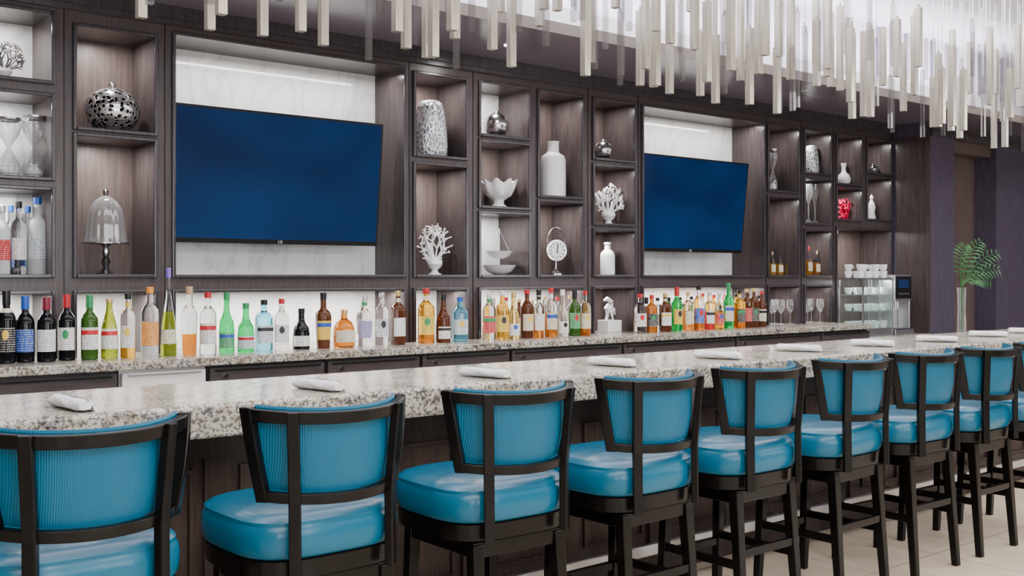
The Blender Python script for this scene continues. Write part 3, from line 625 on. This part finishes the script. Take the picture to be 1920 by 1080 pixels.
for k in range(12):
    a=math.pi*k/6; mb.beam((0.58*r*math.sin(a),-0.029,0.5*H+0.58*r*math.cos(a)),(0.76*r*math.sin(a),-0.029,0.5*H+0.76*r*math.cos(a)),0.0045)
obj('dial_ticks',mb,[black],o,kind='stuff')
obj('dial_hand',MB().beam((0,-0.031,0.5*H-0.25*r),(0.1*r,-0.031,0.5*H+0.55*r),0.006),[black],o)
obj('hoop_handle',MB().tube([(0.85*r*math.cos(math.pi*k/12),0,0.5*H+r*0.7+(0.5*H-r*0.7)*math.sin(math.pi*k/12)*0.9) for k in range(13)],0.006,8),[silver],o,smooth=True)
s=PS(1143,5.9); o=empty('statuette',(PX(1143,5.9),5.9,ZC),label='white leaping figure statuette on a square block',category='statuette')
a=20*s; obj('block',MB().box(-a*0.9,a*0.9,-a*0.7,a*0.7,0,22*s),[white_c],o,bevel=0.003)
mb=MB(); zz=22*s
mb.tube([(-a*0.45,0,zz),(-a*0.3,0,zz+10*s),(-a*0.35,0,zz+20*s),(0,0,zz+26*s),(a*0.15,0,zz+34*s),(-a*0.35,0,zz+40*s),(-a*0.75,0,zz+36*s)],[0.012,0.014,0.028,0.03,0.022,0.016,0.008],10)
mb.tube([(a*0.45,0,zz),(a*0.3,0,zz+9*s),(a*0.1,0,zz+22*s)],[0.008,0.012,0.02],8); mb.tube([(a*0.1,0,zz+24*s),(a*0.6,0,zz+20*s),(a*0.7,0,zz+10*s)],[0.014,0.010,0.006],8)
mb.tube([(0,0,zz+36*s),(a*0.3,0,zz+30*s),(a*0.4,0,zz+20*s)],[0.012,0.012,0.006],8)
obj('figure',mb,[white_c],o,smooth=True)
def wineglass(H=0.2,r=0.038):
    return MB().lathe([(0.9*r,0),(0.9*r,0.003),(0.12*r,0.02*H+0.003),(0.10*r,0.42*H),(0.5*r,0.5*H),(0.95*r,0.66*H),(r,0.78*H),(0.82*r,H)],20,cap=False)
wg=None
for u0,u1 in ((1447,1492),(1514,1552)):
    for row,Y in ((0,5.86),(1,5.98)):
        n_=3 if u0<1500 else 2
        for k in range(n_):
            u=u0+(u1-u0)*(k+0.3*row)/(n_-0.4)
            if wg is None: wg=obj('wine_glass',wineglass(0.22,0.036),[cutglass],loc=(PX(u,Y),Y,ZC),smooth=True,label='clear stemmed wine glass on the back counter',category='wine glass',group='wine glasses on the back counter')
            else:
                c=wg.copy(); COL.objects.link(c); c.location=(PX(u,Y),Y,ZC)
for u in (1516,1528,1540):
    H=75*PS(u,YO); latheobj('glass_goblet',u,1.99,[(8*PS(u,YO),0),(7*PS(u,YO),0.01),(0.006,0.05),(0.008,0.5*H),(0.014,0.55*H),(7*PS(u,YO),0.72*H),(7.5*PS(u,YO),H)],cutglass,'tall clear crystal goblet in a niche','goblet',seg=20)
# ---------------------------------------------------------------- coffee corner
yb_,yf_=5.72,5.46
x0=PX(1571,yb_); x1=PX(1674,yf_); YM=(yb_+yf_)/2; dp=(yb_-yf_)/2; zt=1.485
x0=max(x0,XE+0.01)
case=empty('glass_cup_case',((x0+x1)/2,YM,LOWZ),label='glass display case with steel frame holding white cups',category='display case')
w2=(x1-x0)/2; hh=zt-LOWZ
obj('frame',MB().box(-w2,w2,-dp,dp,0,0.07).box(-w2,w2,-dp,dp,hh-0.012,hh).box(-w2,-w2+0.012,-dp,-dp+0.012,0.07,hh-0.012).box(w2-0.012,w2,-dp,-dp+0.012,0.07,hh-0.012).box(-w2,-w2+0.012,dp-0.012,dp,0.07,hh-0.012).box(w2-0.012,w2,dp-0.012,dp,0.07,hh-0.012),[steel],case)
obj('glass_pane',MB().box(-w2+0.012,w2-0.012,-dp+0.002,-dp+0.006,0.07,hh-0.012).box(-w2+0.002,-w2+0.006,-dp+0.012,dp-0.012,0.07,hh-0.012),[gglass],case)
arealight('case_light',((x0+x1)/2,YM,zt-0.02),w2*1.6,0.05,5)
sh=[0.07+(hh-0.08)*k/3 for k in (1,2)]
for q in sh: obj('glass_shelf',MB().box(-w2+0.012,w2-0.012,-dp+0.01,dp-0.01,q,q+0.008),[gglass],case)
cup=None
def put_cup(x,y,z):
    global cup
    if cup is None:
        cup=empty('coffee_cup',(x,y,z),label='white ceramic coffee cup in the coffee corner',category='cup',group='white coffee cups by the coffee machine')
        obj('cup_body',MB().lathe([(0.022,0),(0.024,0.003),(0.033,0.03),(0.037,0.062),(0.034,0.062),(0.028,0.02),(0.01,0.01)],18),[white_c],cup,smooth=True)
        obj('cup_handle',MB().tube([(0.033+0.018*math.sin(math.pi*k/6),0,0.05-0.03*k/6) for k in range(7)],0.004,6),[white_c],cup,smooth=True)
    else: dup(cup,(x,y,z),random.uniform(-1,1))
cz_=[LOWZ+0.071]+[LOWZ+q+0.009 for q in sh]+[zt+0.001,zt+0.064]
for iz,z in enumerate(cz_):
    for yy in (-0.065,0.06):
        n_=int((x1-x0-0.1)/0.098)+1
        for k in range(n_):
            if iz==4 and (k%3==1): continue
            put_cup(x0+0.055+(x1-x0-0.11)*k/(n_-1),YM+yy,z)
xa=x1+0.015; xb=min(PX(1714,5.44),xe-0.03); mw=(xb-xa)/2; mh=1.515-LOWZ
m_=empty('coffee_machine',((xa+xb)/2,5.60,LOWZ),label='silver and black automatic coffee machine on the counter',category='coffee machine')
obj('body',MB().box(-mw,mw,0.0,0.15,0,mh).box(-mw,mw,-0.16,0.0,0,0.05).box(-mw,-mw+0.02,-0.12,0,0.05,mh).box(mw-0.02,mw,-0.12,0,0.05,mh).box(-mw+0.02,mw-0.02,-0.14,0,mh*0.55,mh),[steel],m_,bevel=0.006)
obj('front_panel',MB().box(-mw+0.03,mw-0.03,-0.146,-0.141,mh*0.60,mh*0.97),[black],m_)
obj('display_screen',MB().box(-mw*0.55,mw*0.55,-0.150,-0.147,mh*0.78,mh*0.92),[scr],m_)
for k in range(4): obj('button',MB().tube([(-mw*0.45+mw*0.3*k,-0.146,mh*0.68),(-mw*0.45+mw*0.3*k,-0.151,mh*0.68)],0.010,12),[chrome],m_,smooth=True)
for q in (-0.02,0.02): obj('spout',MB().tube([(q,-0.07,mh*0.55),(q,-0.07,mh*0.42)],0.01,10),[chrome],m_,smooth=True)
obj('drip_tray',MB().box(-mw+0.025,mw-0.025,-0.15,-0.01,0.05,0.056),[black],m_)
# ---------------------------------------------------------------- palm in vase
YV=4.05; xv=PX(1803,YV)
obj('glass_vase',MB().lathe([(0.032,0),(0.034,0.004),(0.028,0.2),(0.034,0.345)],24,cap=False),[tglass],loc=(xv,YV,ZC),smooth=True,label='slender clear glass vase on the granite bar',category='vase')
pl=empty('palm_leaves',(xv,YV,ZC+0.01),label='green palm fronds standing in a slender glass vase',category='plant')
def frond(tip,base,w_,nl,nrm):
    mb=MB(); base=Vector(base); tip=Vector(tip); ctrl=base*0.5+tip*0.5+Vector((-0.05,0.02,0.10)); nrm=Vector(nrm).normalized()
    B=lambda t:(1-t)**2*base+2*t*(1-t)*ctrl+t*t*tip
    pts=[B(i/12) for i in range(13)]
    mb.tube(pts,[0.0035-0.0025*i/12 for i in range(13)],6)
    for i in range(nl):
        t=0.22+0.78*i/nl; p=B(t); d=(2*(1-t)*(ctrl-base)+2*t*(tip-ctrl)).normalized()
        for sd in (-1,1):
            side=d.cross(nrm).normalized()*sd; l=w_*(math.sin(math.pi*(0.25+0.60*(t-0.22)/0.78)))
            e=p+(side*1.0+d*0.55).normalized()*l+Vector((0,0,-0.016)); m2=p+(e-p)*0.45+Vector((0,0,0.008)); wv=d*0.0066
            b0=len(mb.v); mb.v+=[tuple(p),tuple(m2+wv),tuple(e),tuple(m2-wv)]; mb.face((b0,b0+1,b0+2,b0+3))
    return mb
for q in (0.004,-0.006):
    obj('stem',MB().tube([(q,0,0.0),(q*0.5,0,0.2),(q,0,0.36)],0.004,8),[green_leaf],pl,smooth=True)
for tip,nr in (((0.12,-0.10,0.69),(-.8,-.55,.1)),((0.23,-0.18,0.60),(-.8,-.5,.3)),((0.24,-0.19,0.47),(-.75,-.5,.4)),((0.02,-0.02,0.66),(-.85,-.5,0)),((0.19,-0.15,0.38),(-.8,-.5,.2))):
    obj('frond',frond(tip,(0.0,0,0.34),0.086,9,nr),[green_leaf],pl)
# ---------------------------------------------------------------- lights and camera
arealight('tray_light',(4.5,3.6,3.48),9,2.0,215,col=(1,0.98,1.0))
arealight('tray_cove',(4.5,4.6,3.12),10,0.2,95,rot=(math.radians(180),0,0),col=(0.92,0.89,1.0))
arealight('room_light',(3,0.2,2.95),9,2.0,370,col=(1,0.98,0.97))
arealight('room_light',(9.5,1.5,2.95),5,1.2,165,col=(1,0.98,0.97))
for x in (-2,1.2,3.6,12.2):
    arealight('front_fill_light',(x,-3.9,1.9),1.0,1.8,90,rot=(math.radians(90),0,0),col=(0.95,0.98,1.0))  # unseen fill panels added before the front wall, which has no windows
wd=bpy.data.worlds.new('world'); bpy.context.scene.world=wd; wd.use_nodes=True
wd.node_tree.nodes['Background'].inputs[0].default_value=(0.95,0.96,1,1); wd.node_tree.nodes['Background'].inputs[1].default_value=0.7
cam=bpy.data.cameras.new('camera'); co=bpy.data.objects.new('camera',cam); COL.objects.link(co)
co.location=(0,0,EYE); co.rotation_euler=(math.radians(90),0,-YAW); cam.sensor_width=36; cam.lens=F/1920*36; cam.shift_y=-(540-HV)/1920; cam.clip_start=0.05
bpy.context.scene.camera=co
